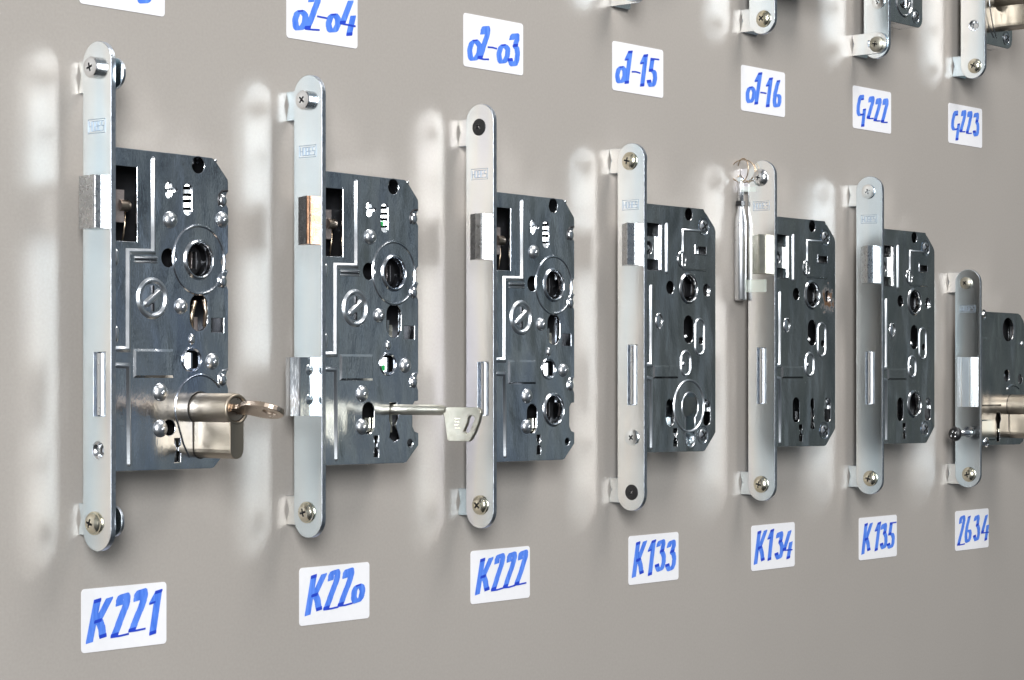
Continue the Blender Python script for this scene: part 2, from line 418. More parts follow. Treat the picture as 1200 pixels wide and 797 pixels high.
def case_shell(p, out, holes, back_holes=(), mat='case'):
    p.plate(out, holes, 'h', HC - 1.6, HC, mat, 0.36)
    p.plate(out, list(back_holes), 'h', 11.0, 12.2, mat, 0.2)
    n = len(out); v = [(x, 11.8, z) for x, z in out] + [(x, HC - .9, z) for x, z in out]
    cx = sum(q[0] for q in out) / n; cz = sum(q[1] for q in out) / n
    v = [(cx + (x - cx) * .994, h, cz + (z - cz) * .997) for x, h, z in v]
    p.add(v, [(i, (i + 1) % n, (i + 1) % n + n, i + n) for i in range(n)], mat)

def collar(p, x, z, r0, r1, mat='case'):
    """drawn rim standing proud round a hole"""
    p.lathe([(-0.2, r1 + .35), (0.1, r1 + .1), (1.0, r1 - .85), (1.1, r1 - 1.1), (1.1, r0 + .75), (1.0, r0 + .6), (0.1, r0), (-3, r0 - .05)], 'h', (x, HC, z), mat, 44)
def recess_ring(p, x, z, r, mat, w=1.8, ht=0.8, n=40, rz=None): p.bead(circ(x, z, r, n, rz), w, ht, HC, mat, closed=True)
def hub(root, x, z, r=7.6, sq=8):
    q = MB(); s2 = sq / 2
    q.plate(circ(x, z, r - .1, 32), [rect(x - s2, x + s2, z - s2, z + s2)], 'h', 12.4, 19.5, 'dark', 0.3)
    q.box(x + .4, x + .8, 13, 20.2, z - 4, z + 4, 'taupe'); q.box(x - 2, x - 1.7, 13, 20, z - 3, z + 4, 'dark')
    return q.build('spindle_hub', root)

def small_screw(p, x, z, r, h, mat='rivet'):
    """cross-head case screw sunk in a dished hole"""
    p.lathe([(0.3, r + 1.0), (0.1, r + .3), (-0.9, r)], 'h', (x, HC, z), mat='case', n=28)
    p.lathe([(-1.2, r), (-.3, r * .98), (0.6, r * .78), (1.4, r * .5), (1.6, r * .25), (1.6, 0.01)], 'h', (x, h, z), mat, 28)
    for k in range(2):
        c, s_ = math.cos(0.6 + k * math.pi / 2), math.sin(0.6 + k * math.pi / 2); a, b2 = r * .62, r * .13
        poly = [(x + c * u - s_ * w, z + s_ * u + c * w) for u, w in ((-a, -b2), (a, -b2), (a, b2), (-a, b2))]
        p.prism(poly, 'h', h - .4, h + 1.62 + k * .01, 'dark')  # dark bars stand in for the shade of the cross recess

# forend screws: one shared mesh per kind, with a real cross recess cut in the head
def screw_mesh(name, prof, mat, recess, depth):
    s = MB(); s.lathe(prof + [(prof[-1][0], 0.001)], 'x', (0, 0, 0), mat, 36, True)
    s.add([(prof[0][0], prof[0][1] * math.cos(2 * math.pi * i / 36), prof[0][1] * math.sin(2 * math.pi * i / 36)) for i in range(36)], [list(range(36))], mat)
    ob = s.build(name)
    bm = bmesh.new(); bm.from_mesh(ob.data); bmesh.ops.remove_doubles(bm, verts=bm.verts, dist=2e-6)
    bmesh.ops.recalc_face_normals(bm, faces=bm.faces); bm.to_mesh(ob.data); bm.free()
    c = MB(); tip = prof[-1][0]; w = recess * .24; L = recess
    P = []
    for a in range(4):
        t = math.pi / 2 * a; ct, st = math.cos(t), math.sin(t)
        for u, k in ((w, -w), (L, -w), (L, w)): P.append((ct * u - st * k, st * u + ct * k))
    n = len(P); v = [(tip - 2, *q) for q in P] + [(tip + depth, q[0] * .45, q[1] * .45) for q in P]
    c.add(v, [list(range(n)), [i + n for i in range(n)][::-1]] + [(i, i + n, (i + 1) % n + n, (i + 1) % n) for i in range(n)], 'dark')
    co = c.build('cutter')
    md = ob.modifiers.new('b', 'BOOLEAN'); md.operation = 'DIFFERENCE'; md.solver = 'EXACT'; md.object = co
    try: md.material_mode = 'TRANSFER'
    except Exception: pass
    dg = bpy.context.evaluated_depsgraph_get(); me = bpy.data.meshes.new_from_object(ob.evaluated_get(dg)); me.name = name
    bpy.data.objects.remove(ob); bpy.data.objects.remove(co)
    me.set_sharp_from_angle(angle=math.radians(28))
    return me
SCREW = {
 'pan': screw_mesh('steel_pan_screw', [(1, 4.9), (-1.0, 5.0), (-1.3, 5.0), (-1.35, 4.6), (-1.6, 4.6), (-1.7, 4.95), (-3.0, 4.95), (-3.7, 4.5), (-3.95, 3.6), (-4.05, 1)], 'steel', 2.9, 1.9),
 'gold': screw_mesh('gold_pan_screw', [(1, 5.4), (-0.5, 5.5), (-0.8, 5.4), (-1.0, 4.9), (-1.9, 4.6), (-2.7, 3.7), (-3.2, 2.4), (-3.4, 1)], 'gold', 3.2, 1.6),
 'dome': screw_mesh('steel_dome_screw', [(1, 5.6), (-0.3, 5.7), (-1.2, 5.3), (-2.2, 4.3), (-2.9, 2.9), (-3.2, 1)], 'steel', 2.6, 1.5),
 'flat': screw_mesh('flat_zinc_screw', [(1, 4.9), (-0.5, 5.1), (-0.8, 5.0), (-1.0, 4.5), (-1.1, 1)], 'zinc', 2.9, 1.4),
 'black': screw_mesh('black_flat_screw', [(1, 4.5), (-0.2, 4.7), (-0.45, 4.5), (-0.7, 3), (-0.75, 1)], 'black', 2.4, 1.2),
 'grey': screw_mesh('grey_dome_screw', [(1, 5.0), (-1.6, 5.2), (-2.0, 5.1), (-2.7, 4.4), (-3.4, 3.1), (-3.7, 1)], 'key', 2.9, 1.6),
}
def screw(root, kind, h, z, x=0.0, label=None, rot=0.35, sc=1.0):
    o_ = bpy.data.objects.new('screw', SCREW[kind]); COL.objects.link(o_); o_.parent = root
    o_.location = (x * S, -h * S, z * S); o_.rotation_euler = (rot, 0, 0); o_.scale = (sc, sc, sc)
    if label: o_['label'] = label
    return o_

def bracket(x, z, label, hend=19.5, x1=None, slot=True, group='brackets holding the locks off the board'):
    """zinc angle bracket: notched foot edge on the board, upright tab with a rounded end"""
    root = empty('mounting_bracket', (x, 0, z), label, 'bracket', group)
    r = 7.3; p = MB()
    out = [(0.05, -r - .1), (hend, -r)] + [(hend + r * math.cos(t), r * math.sin(t)) for t in [(-90 + 180 * i / 16) * math.pi / 180 for i in range(1, 16)]] + \
          [(hend, r), (0.05, r + .1), (0.1, r - 1.6), (1.3, 1.6), (1.7, 0.2), (1.1, -1.4), (0.1, -r + 1.4)]
    out = out[::-1]
    holes = [stad(12.6, 14.4, -2.3, 2.3)] if slot else []
    p.plate(out, holes, 'x', 0, 1.5, 'zinc', 0.15, 'edge')
    p.build('upright_tab', root)
    p = MB(); p.plate(rrect(1.55, 19, -7.3, 7.3, 2.0), [circ(11, 0, 2.6, 20)], 'h', 0.06, 1.5, 'zinc', 0.12, 'edge')
    p.build('foot', root)
    p = MB(); p.lathe([(1.5, 2.6), (3.4, 2.5), (3.8, 2.2), (3.9, .01)], 'h', (11, 0, 0), 'steel', 20); p.build('rivet', root)
    return root

def boltend(q, h0, h1, z0, z1):
    """rounded nose of a withdrawn dead bolt"""
    n = 10; r = (h1 - h0) / 2; c = (h0 + h1) / 2
    poly = [(20, h0)] + [(1.6 - 2.6 * math.sin(math.pi * i / n), c - r * math.cos(math.pi * i / n)) for i in range(n + 1)] + [(20, h1)]
    q.prism(poly, 'z', z0, z1, 'rivet', True)

def cylinder_gap_shade(p, x, z, r=7.6, w=9.0, drop=31.0):
    """black sheet put in as the shade of the gap round the cylinder"""
    r += .55; hw = w / 2 + .55; zb = z + r - drop - 1.1
    out = [(x + r * math.cos(math.radians(a)), z + r * math.sin(math.radians(a))) for a in range(-50, 231, 10)] + [(x - hw, zb + hw)] + \
          [(x - hw * math.cos(math.radians(a)), zb + hw - hw * math.sin(math.radians(a))) for a in range(15, 180, 15)] + [(x + hw, zb + hw)]
    p.prism(out, 'h', HC - 1.2, HC + .08, 'black')  # black fill in place of the gap's own shade

# ---- lock type A (three large locks)
def outA(cutB):
    o_ = [(3.05, 68.8), (64.5, 68.2), (66.5, 67.4), (75.0, 58.4), (75.3, 57), (75.3, 52.8)]
    o_ += [(75.0 - 1.5 * math.sin(math.pi * i / 6), 52.6 - 8 * i / 6) for i in range(1, 6)] + [(75.3, 44.4), (75.3, 23)]
    o_ += [(75.2 - 4.6 * math.sin(math.pi * i / 10), 22.4 - 8.2 * i / 10) for i in range(1, 10)] + [(75.2, 14)]
    o_ += [(75.0 - 1.3 * math.sin(math.pi * i / 6), 13.4 - 8 * i / 6) for i in range(1, 6)] + [(75.3, 5), (75.3, -33)]
    o_ += [(75.0 - 1.3 * math.sin(math.pi * i / 6), -33.5 - 9 * i / 6) for i in range(1, 6)] + [(75.3, -43)]
    if cutB: o_ += [(75.3, -48.4), (72.4, -48.8), (70.8, -51), (70.7, -62), (72.4, -64.6), (75.4, -65.6)]
    o_ += [(75.4, -72), (66, -80.8), (64, -81.2), (3.05, -80.8)]
    return o_[::-1]
def lockA(x0, zc, label, kind, group='large mortise locks'):
    root = empty('mortise_lock', (x0, 0, zc), label, 'lock', group)
    cm = 'case'
    stz = {1: (75.2, 81.6), 2: (75.7, 81.7), 3: (75.6, 81.5)}[kind]
    zt = {1: 117.6, 2: 117.5, 3: 117.45}[kind]
    slot = {1: (16.2, 24.5, -55.3, -25.8), 2: None, 3: (17.0, 25.0, -55.1, -25.3)}[kind]
    forend(root, zt, -zt, stz, slot, csk=-71.1 if kind == 1 else None)
    # case
    holes = [rect(4.4, 17.8, 25.6, 60.2), circ(55.8, 64.0, 4.0, 24), circ(37.1, 18.9, 4.4, 28), circ(56.3, 18.8, 7.7, 40),
             [(41.9, 50.2), (42.9, 51.1), (41.9, 52.0), (39.2, 52), (38.8, 54), (37.2, 55.2), (35.6, 54), (35.2, 51.2), (35.6, 48.2), (37.2, 46.8), (38.8, 48), (39.2, 50.2)],
             stad(46.4, 51.8, 39.7, 54.8), stad(50.6, 61.8, -15.2, 2.4), rect(64.2, 72.2, -15.8, -8.9), rrect(47.0, 56.2, -33.2, -24.6, 1.5), keyslot(42.7, -66.4, -77.5, 3.6)]
    if kind == 1: holes += [circ(37.5, -61.1, 3.7, 24), circ(57, -52.2, 7.9, 36)]
    else: holes += [stad(32.3, 41.2, -65.4, -48.9), circ(68.7, -70.8, 2.1, 18)]
    if kind == 2: holes += [[(53.0, -49.4), (58.6, -49.4), (59.6, -57), (57.6, -61), (60.6, -68.4), (56.5, -69.8), (52.8, -67.5), (54, -61.5), (52.6, -58)]]
    if kind == 3: holes += [circ(56.2, -52.3, 7.7, 40)]
    p = MB(); case_shell(p, outA(kind != 1), holes, (), cm)
    B = 2.9
    p.bead([(27.6, 64.4), (27.6, 21.3), (12.3, 21.0), (12.3, -24.4), (5.2, -24.4)], B, 1.15, HC, 'bead')
    p.bead([(5.2, -31.9), (12.4, -32.0), (12.9, -77.4)], 2.7, 1.1, HC, 'bead')
    p.plateau(15.2, 40.2, -37.8, -24.0, 0.8, 1.3, HC, cm)
    p.bead([(16.5, 18.5), (29.6, 18.7)], 1.3, .8, HC, 'rivet'); p.bead([(16.5, 16.3), (29.6, 16.5)], 1.1, .7, HC, 'rivet')
    p.box(16.4, 29.8, HC - .1, HC + .06, 17.1, 17.9, 'dark')
    recess_ring(p, 56.4, 18.8, 16.3, cm, 1.8, .6, 56)
    collar(p, 56.3, 18.8, 7.7, 9.8, cm)
    recess_ring(p, 27, -.4, 8.4, 'bead', 3.0, 1.1)
    p.dome(27, -.4, 6.6, .35, HC - .1, cm)
    p.bead([(23.6, -2.8), (27, -.3), (30.6, 2.3)], 4.4, 1.25, HC, 'rivet')       # slotted emblem pressed into the dish
    p.box(26.5, 27.7, HC - .1, HC + .75, 2.0, 5.6, 'dark'); p.box(26.5, 27.7, HC - .1, HC + .75, -6.6, -2.6, 'dark')
    for x, z, r in ((38.0, 36.8, 4.1), (44.6, -3.8, 3.8), (64.7, -29.8, 4.0), (31.9, -44.4, 4.3), (31.9, -61.5, 4.2)) + (((71.0, 38.7, 3.9),) if kind == 1 else ()):
        p.dome(x, z, r, 2.5, HC - .1, 'rivet', 32); p.lathe([(2.0, 1.25), (2.62, .95), (2.6, .01)], 'h', (x + .2, HC, z - .3), 'rivet', 18)
    p.dome(51.4, -19.4, 1.9, 1.6, HC - .1, 'steel', 16, 2.8)
    for z in (18.0, -17.5): p.dome(5.2, z, 1.5, 1.2, HC - .1, 'steel', 14, 4.0)
    recess_ring(p, 51.5, -29, 6.0, cm, 1.4, .7, 24, 5.6)
    for z in (48.6, 9.4, -38):       # riveted clips at the rear edge
        p.dome(71.6, z - .6, 2.5, 1.6, HC - .1, 'steel', 18, 3.2); p.bead([(74.6, z + 4.3), (71.3, z + 3.9), (69.2, z + 2), (68.6, z - .6), (69.2, z - 3)], 1.2, .5, HC, 'dark' if z > 40 else cm)
    p.dome(67, 67, 1.0, .8, HC - .3, 'steel', 10)
    if kind == 1: p.bead([(57 + 15.8 * math.cos(math.radians(a)), -52 + 15.8 * math.sin(math.radians(a))) for a in range(40, 215, 8)] + [(46.5, -69), (50, -75)], 1.5, .6, HC, cm)
    if kind == 1: cylinder_gap_shade(p, 57.2, -52.5)
    if kind == 3: collar(p, 56.2, -52.3, 7.7, 9.7, cm)
    case = p.build('case', root)
    hub(root, 56.3, 18.8)
    if kind == 3: hub(root, 56.2, -52.3)
    # works seen through the openings; wedges shaped to glint in the key light
    q = MB()
    q.box(45.2, 53, 18.5, 20, 38.5, 56, 'steel'); [q.prism([(52 - w - 1.2, 25.0 - g), (50.8, 25.0), (52, 25.0), (52, 25 - g)], 'z', a, b, 'rivet') for a, b, w, g in ((39.6, 42.2, 4.4, 3.0), (43.6, 45.8, 3.2, 3.4), (47.4, 48.8, 4.4, 4.4), (50.2, 52.0, 4.0, 5.6), (53.6, 55, 4.4, 4.2))]; q.dome(49, 50, 2.0, 2, 20, 'dark'); q.dome(49.2, 43.5, 1.9, 2.6, 20, 'steel')
    q.box(34, 43, 17, 19, 45, 56, 'steel'); q.prism([(34.6, 21), (38.4, 24.8), (39.4, 24.8), (39.4, 21)], 'z', 46.4, 49.6, 'rivet'); q.prism([(34.6, 21.4), (38.0, 24.8), (43, 24.8), (43, 21)], 'z', 51.7, 55.2, 'rivet'); q.prism([(40, 22), (42.6, 24.6), (43, 22)], 'z', 50, 51.2, 'rivet'); q.box(51, 58, 14, 23, -17, -8.5, 'key' if kind != 1 else 'taupe'); q.box(52.3, 54, 14, 24.6, -16, -6, 'brass' if kind == 1 else 'latch')
    q.prism([(46.6, 19.6), (51.8, 24.8), (53.0, 24.8), (53.4, 20)], 'z', -32.8, -25.8, 'rivet'); q.box(52, 55.8, 16, 22, -33, -25, 'dark')
    q.box(38, 44, 14, 20, -78, -66, 'dark'); q.tube([(43.6, 22.6, -77), (42.8, 23.4, -72), (43.6, 22.4, -66)], 1.2, 'rivet' if kind != 3 else 'latch')
    if kind == 1: q.tube([(52.6, 24.6, -15), (52.2, 25.2, -8), (54, 25.6, -1)], 1.2, 'brass'); q.tube([(60.4, 25.2, -13), (61.0, 25.6, -6), (59, 25.8, 0)], 1.0, 'rosekey')
    q.lathe([(0, 2.2), (7, 2.2), (8.5, 1.4), (8.8, .01)], 'h', (55, 14.5, 66), 'steel', 16)
    if kind != 1: q.box(36, 40.5, 15, 24, -64, -57, 'gold'); q.box(37.9, 38.3, 15, 24.1, -64, -57, 'dark')
    q.box(3.5, 74, 12.3, 12.6, -79, 66, 'dark')  # dark sheet put in as the shade inside the case
    if kind == 2: q.lathe([(0, 1.5), (.3, 0.01)], 'h', (49.6, 24.0, 44.5), 'green', 14); q.lathe([(0, 1.6), (.2, 0.01)], 'h', (50, 24.3, -31), 'green', 14)
    if kind == 3: q.lathe([(0, 1.8), (.3, 0.01)], 'h', (71.6, 26.7, 48.0), 'green', 14)
    q.build('inner_plates', root)
    # latch
    lz = {1: (31.1, 55.4), 2: (31.4, 55.6), 3: (31.2, 56.4)}[kind]
    lm = {1: 'latch', 2: 'bronze', 3: 'latch'}[kind]
    q = MB()
    poly = {1: [(1, 10.0), (-4.2, 10.6), (-6.4, 23.2), (-5.8, 24.4), (-3, 24.9), (1, 24.9)],
            2: [(1, 11.5), (-0.4, 12.0), (-6.0, 23.4), (-5.4, 24.4), (1, 24.4)],
            3: [(1, 11.5), (-0.4, 11.9), (-6.0, 20.6), (-5.4, 24.4), (1, 24.4)]}[kind]
    q.prism(poly, 'z', lz[0], lz[1], lm)
    if kind != 1: q.mi[3] = q.mat('latchdark')          # dark bevel; on K222 a dark reflection put into the colour
    lb = q.build('latch_bolt', root, bevel=0.35)
    q = MB(); q.box(3.2, 12.5, 14, 23, 34.5, 49.5, 'taupe'); q.lathe([(-2, 2.7), (3.2, 2.7), (4.3, 2.1), (4.9, 1.0), (5.0, .01)], 'x', (11.6, 22.3, 42.3), 'rosekey', 24)
    q.build('latch_tail', lb)
    q = MB(); q.tube([(14.6, 21, 40), (14.2, 21.5, 34), (13.2, 21, 26.2)], 0.45, 'brass'); q.tube([(6.5, 17, 58), (7.4, 18, 54), (6.8, 17, 34), (8, 18, 26.4)], 0.4, 'steel')
    q.build('latch_spring', root)
    # dead bolt
    q = MB()
    if kind == 2:
        q.prism([(2, 16.4), (-13.4, 16.4), (-14.3, 17.2), (-14.3, 20.2), (-11.6, 24.0), (-11.0, 24.3), (2, 24.3)], 'z', -55.4, -25.9, 'case')
    else:
        boltend(q, slot[0] + 1.9, slot[1] - 1.2, slot[2] + .5, slot[3] - .5); q.box(2.2, 20, slot[0] + .1, slot[0] + 1.2, slot[2] + .3, slot[3] - .3, 'case')
    d = q.build('dead_bolt', root, bevel=0.3 if kind == 2 else 0.5)
    if kind == 2:
        q = MB()
        for z in (-32.2, -47.2): q.lathe([(0, 2.7), (.35, 2.3), (.2, 1.3), (.75, .8), (.8, .01)], 'h', (-4.6, 24.28, z), 'zinc', 20)
        q.build('pressed_dimple', d)
    return root

# ---- lock type B (three medium locks)
OUTB = [(3.05, 74.2), (65.5, 74.2), (66.6, 72.6), (69, 71), (77.4, 63.6), (78.6, 61), (78.6, -64.6), (76.5, -67), (67, -75.9), (65, -76.3), (3.05, -75.6)][::-1]
def lockB(x0, zc, label, kind, group='medium mortise locks'):
    root = empty('mortise_lock', (x0, 0, zc), label, 'lock', group)
    cm = {4: 'case_dull', 5: 'case_rust', 6: 'case_dull'}[kind]
    stz = {4: (70.4, 76.2), 5: (78.0, 83.9), 6: (77.7, 83.6)}[kind]
    slot = {4: (16.2, 23.3, -47.0, -10.8), 5: (15.3, 22.0, -47.5, -11.1), 6: (15.8, 22.5, -48.0, -11.2)}[kind]
    forend(root, 110.4, -110.6, stz, slot, tilt={4: 0, 5: 3.5, 6: 4.5}[kind])
    holes = [rect(4.2, 21.4, 34.3, 62.6), circ(49.6, 70.0, 3.9, 24), circ(30.2, 24.4, 4.0, 24), circ(49.5, 24.5, 7.7, 40), circ(69.0, 23.9, 3.9, 24),
             rect(57.2, 68.4, 46.4, 50.6), stad(44.4, 54.7, -9.3, 7.8), circ(62.6, -7.8, 2.3, 18), stad(26.0, 34.2, -60.0, -43.5), keyslot(35.6, -61.5, -72.6, 4.2), stad(64.6, 73.0, -60.4, -44.0),
             stad(42.6, 46.6, 37.9, 46)]
    back = []
    if kind == 4:
        h = [(51 + 8.7 * math.cos(math.radians(a)), -48.2 + 8.7 * math.sin(math.radians(a))) for a in range(-55, 236, 12)] + [(45.9, -70)] + [(51 - 5.1 * math.cos(math.radians(a)), -69 - 4.5 * math.sin(math.radians(a))) for a in range(10, 180, 20)] + [(56.1, -70)]
        holes.append(h); back.append([(x + .02, z) for x, z in h])
    if kind == 5: holes.append([(50, -44), (52, -45.5), (52.2, -50), (51, -52), (52.4, -56), (50.8, -58), (53.2, -64.4), (50.5, -65), (47.5, -63.5), (48.8, -58), (47.6, -55), (48.8, -51.5), (47.6, -49), (48, -45.5)])
    if kind == 6: holes.append(circ(49.6, -48.2, 7.8, 40))
    p = MB(); case_shell(p, OUTB, holes, back, cm)
    p.bead([(26.5, 62.2), (26.5, 34.2)], 3.4, 1.0, HC, 'bead')
    p.bead([(10.4, 24.2), (10.4, -22.9), (5.2, -23.1)], 3.2, 1.0, HC, 'bead')
    p.bead([(5.2, -30.4), (10.3, -31.4), (10.7, -72.4)], 3.0, 1.0, HC, 'bead')
    p.plateau(12.0, 38.6, -31.2, -22.8, 0.8, 1.4, HC, cm)
    p.bead([(61.5, 60.3), (43.2, 60.0), (43.2, 46.5)], 1.9, .75, HC, 'bead'); p.bead([(43.2, 37.5), (43.6, 36.0), (68.2, 36.0)], 1.3, .5, HC, cm)
    recess_ring(p, 42.3, 42, 4.0, cm, 1.6, .6, 24, 4.6); p.box(42.4, 45.4, HC - 2, HC + .3, 38.4, 45.5, 'steel')
    p.bead([(57.2, 45.8), (69.0, 45.8)], .9, .4, HC, cm); p.bead([(56.4, 51.2), (56.4, 46)], 1.4, .5, HC, cm)
    collar(p, 49.5, 24.5, 7.7, 9.8, cm)
    p.bead(stad(56.4, 65.9, -16.2, 5.8, 12), 1.7, .7, HC, 'bead', closed=True)
    p.bead(stad(41.4, 51.2, -29.2, -14.4, 12), 2.0, .8, HC, 'bead', closed=True)
    p.dome(43.8, -22.2, 1.7, 1.4, HC - .1, 'steel', 16); p.dome(12.4 + 5.6, 3.8, 3.4, 1.2, HC - .1, 'steel', 18, 5.0)
    p.bead([(18.6, 8.2), (20.6, 6), (20.6, 1.5), (18.4, -.6)], 1.2, 1.4, HC, cm)
    small_screw(p, 65.6, 63.4, 4.7, HC - .5); small_screw(p, 64.6, -66.0, 4.7, HC - .5)
    if kind == 4:
        recess_ring(p, 49.8, -48.0, 15.8, 'bead', 1.8, .7, 56); n = len(h); p.bead(h, 1.1, .4, HC, 'bead', closed=True)
        p.add([(x, hh, z) for hh in (12.0, HC - .9) for x, z in h], [(i, (i + 1) % n, (i + 1) % n + n, i + n) for i in range(n)], 'zinc')
    if kind == 6: collar(p, 49.6, -48.2, 7.8, 9.9, cm)
    p.build('case', root)
    hub(root, 49.5, 24.5)
    if kind == 6: hub(root, 49.6, -48.2)
    q = MB()
    # works behind the openings
    q.box(66, 73.5, 17, 24.4, -51.5, -45.2, 'steel'); q.box(64.8, 68.6, 17, 23.5, -60, -52, 'zinc'); q.lathe([(0, 2.6), (5, 2.4), (5.3, .01)], 'h', (71.5, 19.4, -47), 'steel', 16)
    q.box(63, 74, 13, 18, 20, 28, 'dark'); q.box(71, 74, 18, 24.6, 20.5, 27.5, 'steel'); q.lathe([(0, 1.8), (6, 1.8), (7, .01)], 'h', (52.3, 16, -5.2), 'steel', 14)
    q.box(26.5, 33.8, 15, 20, -59.5, -51.5, 'latch' if kind == 4 else 'dark'); q.box(34, 38, 15, 24, -68.5, -64.5, 'steel')
    if kind != 4: q.box(3.5, 77, 12.3, 12.6, -74, 72, 'dark')  # dark sheets as interior shade, left open behind the cylinder hole
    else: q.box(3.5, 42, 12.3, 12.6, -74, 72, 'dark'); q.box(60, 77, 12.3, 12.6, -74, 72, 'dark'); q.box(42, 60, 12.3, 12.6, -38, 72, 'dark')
    if kind == 4: q.lathe([(0, 4.6), (8, 4.6), (9, 3.8), (9, .01)], 'h', (51, 13, -70.5), 'latch', 20)
    if kind == 5: q.box(47.5, 52.5, 14, 21, -58.5, -53, 'steel')
    q.build('inner_plates', root)
    # latch
    q = MB(); q.prism([(1, 11.8), (-0.4, 12.2), (-10.2, 22.9), (-10.4, 23.7), (-5.1, 24.8), (1, 24.8)], 'z', 36.2 if kind == 6 else 36.9, 61.8, 'latch' if kind != 5 else 'key')
    lb = q.build('latch_bolt', root, bevel=0.3)
    q = MB()
    q.plate(rect(4.4, 19.6, 41, 55), [circ(11.8, 47.9, 4.0, 24)], 'h', 20, 23.2, 'steel', .3)
    q.box(11.5, 12.1, 22, 23.35, 52, 55, 'dark'); q.box(11.5, 12.1, 22, 23.35, 41, 44, 'dark')
    q.tube([(4.2, 22.2, 48.4), (8, 23.0, 48.1), (10.5, 23.2, 47.9)], [1.5, 1.6, 1.6], 'rivet', 14); q.dome(12.2, 47.8, 3.0, 3.0, 19, 'dark', 20); q.box(8.2, 15.6, 19.2, 19.6, 44, 52, 'dark')
    q.box(10.6, 12.4, 15, 18, 35, 62, 'steel'); q.box(19.8, 21.2, 14, 24.6, 35, 62, 'zinc'); q.box(4.4, 5.6, 14, 24.2, 35, 62, 'zinc')
    q.build('latch_tail', lb)
    q = MB(); boltend(q, slot[0] + 1.2, slot[1] - .4, slot[2] + .5, slot[3] - .5); q.build('dead_bolt', root)
    return root

# ---- lock type C (the small one at the right end)
def lockC(x0, zc, label):
    root = empty('mortise_lock', (x0, 0, zc), label, 'lock', 'small mortise locks')
    forend(root, 81.1, -81.0, (49.1, 54.4), None, tilt=4.5, extra=[circ(19.4, -39.6, 4.0, 24)])
    p = MB()
    out = [(3.05, 49.2), (8, 50), (66, 49.6), (70, 48.4), (75, 44), (77, 40), (77.4, 36), (77.4, -43), (74, -48.5), (69, -50.4), (3.05, -49.8)][::-1]
    holes = [circ(50, 37, 8.9, 36), circ(69.4, -.6, 3.7, 22), circ(47.6, 2.2, 4.6, 24), [(33.9, -25), (36.8, -26), (38.4, -30.5), (36.6, -34), (36.0, -47.4), (31.6, -47.6), (31.4, -34), (29.4, -31), (31, -26.4)][::-1]]
    case_shell(p, out, holes, (), 'case_dull')
    p.plateau(6, 38.6, -21, 31, .7, 1.5, HC, 'case_dull')
    p.bead([(58 + 17 * math.cos(math.radians(a)), -22 + 17 * math.sin(math.radians(a))) for a in range(60, 130, 8)], 2.2, .7, HC, 'case_dull')
    p.dome(71.9, 26.5, 2.2, 1.6, HC - .1, 'steel', 16)
    cylinder_gap_shade(p, 55.6, -20.5, 8.2, 9.5, 30.5)
    small_screw(p, 10.8, 47.6, 2.8, HC + .3, 'zinc'); small_screw(p, 14.2, -46.6, 3.6, HC + .2)
    p.plateau(6, 29, -46.5, -30.5, .7, 1.2, HC, 'zinc')  # paler panel: the cylinder's reflection put in as brighter zinc
    p.build('case', root)
    hub(root, 50, 37, 8.8)
    q = MB(); q.box(3.5, 76, 12.3, 12.6, -48.5, 48, 'dark'); q.dome(48.4, 2.4, 2.4, 2.5, 21.5, 'steel'); q.box(33, 37, 15, 24, -40, -38, 'gold'); q.build('inner_plates', root)  # the dark sheet is the case's inner shade, put in as colour
    q = MB(); q.prism([(1, 11.0), (-5.6, 12.6), (-3.0, 15.6), (-2.6, 16.2), (-5.2, 16.6), (-0.8, 21.4), (-.6, 22.0), (-3.2, 22.4), (1, 27.6)], 'z', -21, 15.8, 'zinc'); q.build('latch_bolt', root, bevel=.3)
    return root

# ---- locks of the row above, of which only the feet are in the picture
def lock_upper(x0, z0, label, case, kind):
    root = empty('mortise_lock', (x0, 0, z0), label, 'lock', 'locks of the upper row')
    f = forend(root, 220, 0, (182, 188), None, csk=39.3 if kind == 'cyl' else None)
    p = MB(); x1, zb, r = case
    out = [(3.05, zb)] + [(x1 - r + r * math.sin(math.radians(a)), zb + r - r * math.cos(math.radians(a))) for a in range(0, 91, 15)] + [(x1, 178), (3.05, 178)]
    holes = [circ(x1 * .6, 120, 8, 28)]
    if kind in ('oval', 'cyl'): holes.append(stad(17.5, 34, 37, 100) if kind == 'oval' else circ(28, 62, 9, 24))
    case_shell(p, out, holes, (), 'case_dull')
    if kind == 'oval': p.bead(stad(15, 36.5, 32, 102, 14), 2.2, .9, HC, 'steel', closed=True)
    if kind in ('oval', 'cyl'): small_screw(p, x1 - 9.6, zb + 7.8, 4.2, HC - .3)
    p.build('case', root)
    q = MB(); q.box(3.5, x1 - 2, 12.3, 12.6, zb + 3, 176, 'dark')  # dark backing added as the shade within the case
    if kind == 'oval': q.lathe([(0, 6.5), (7, 6.5), (8, 5)], 'h', (25, 15, 46), 'case', 24, True, False, True); q.box(20, 24, 14, 23.5, 40, 90, 'steel')
    q.build('inner_plates', root)
    return root

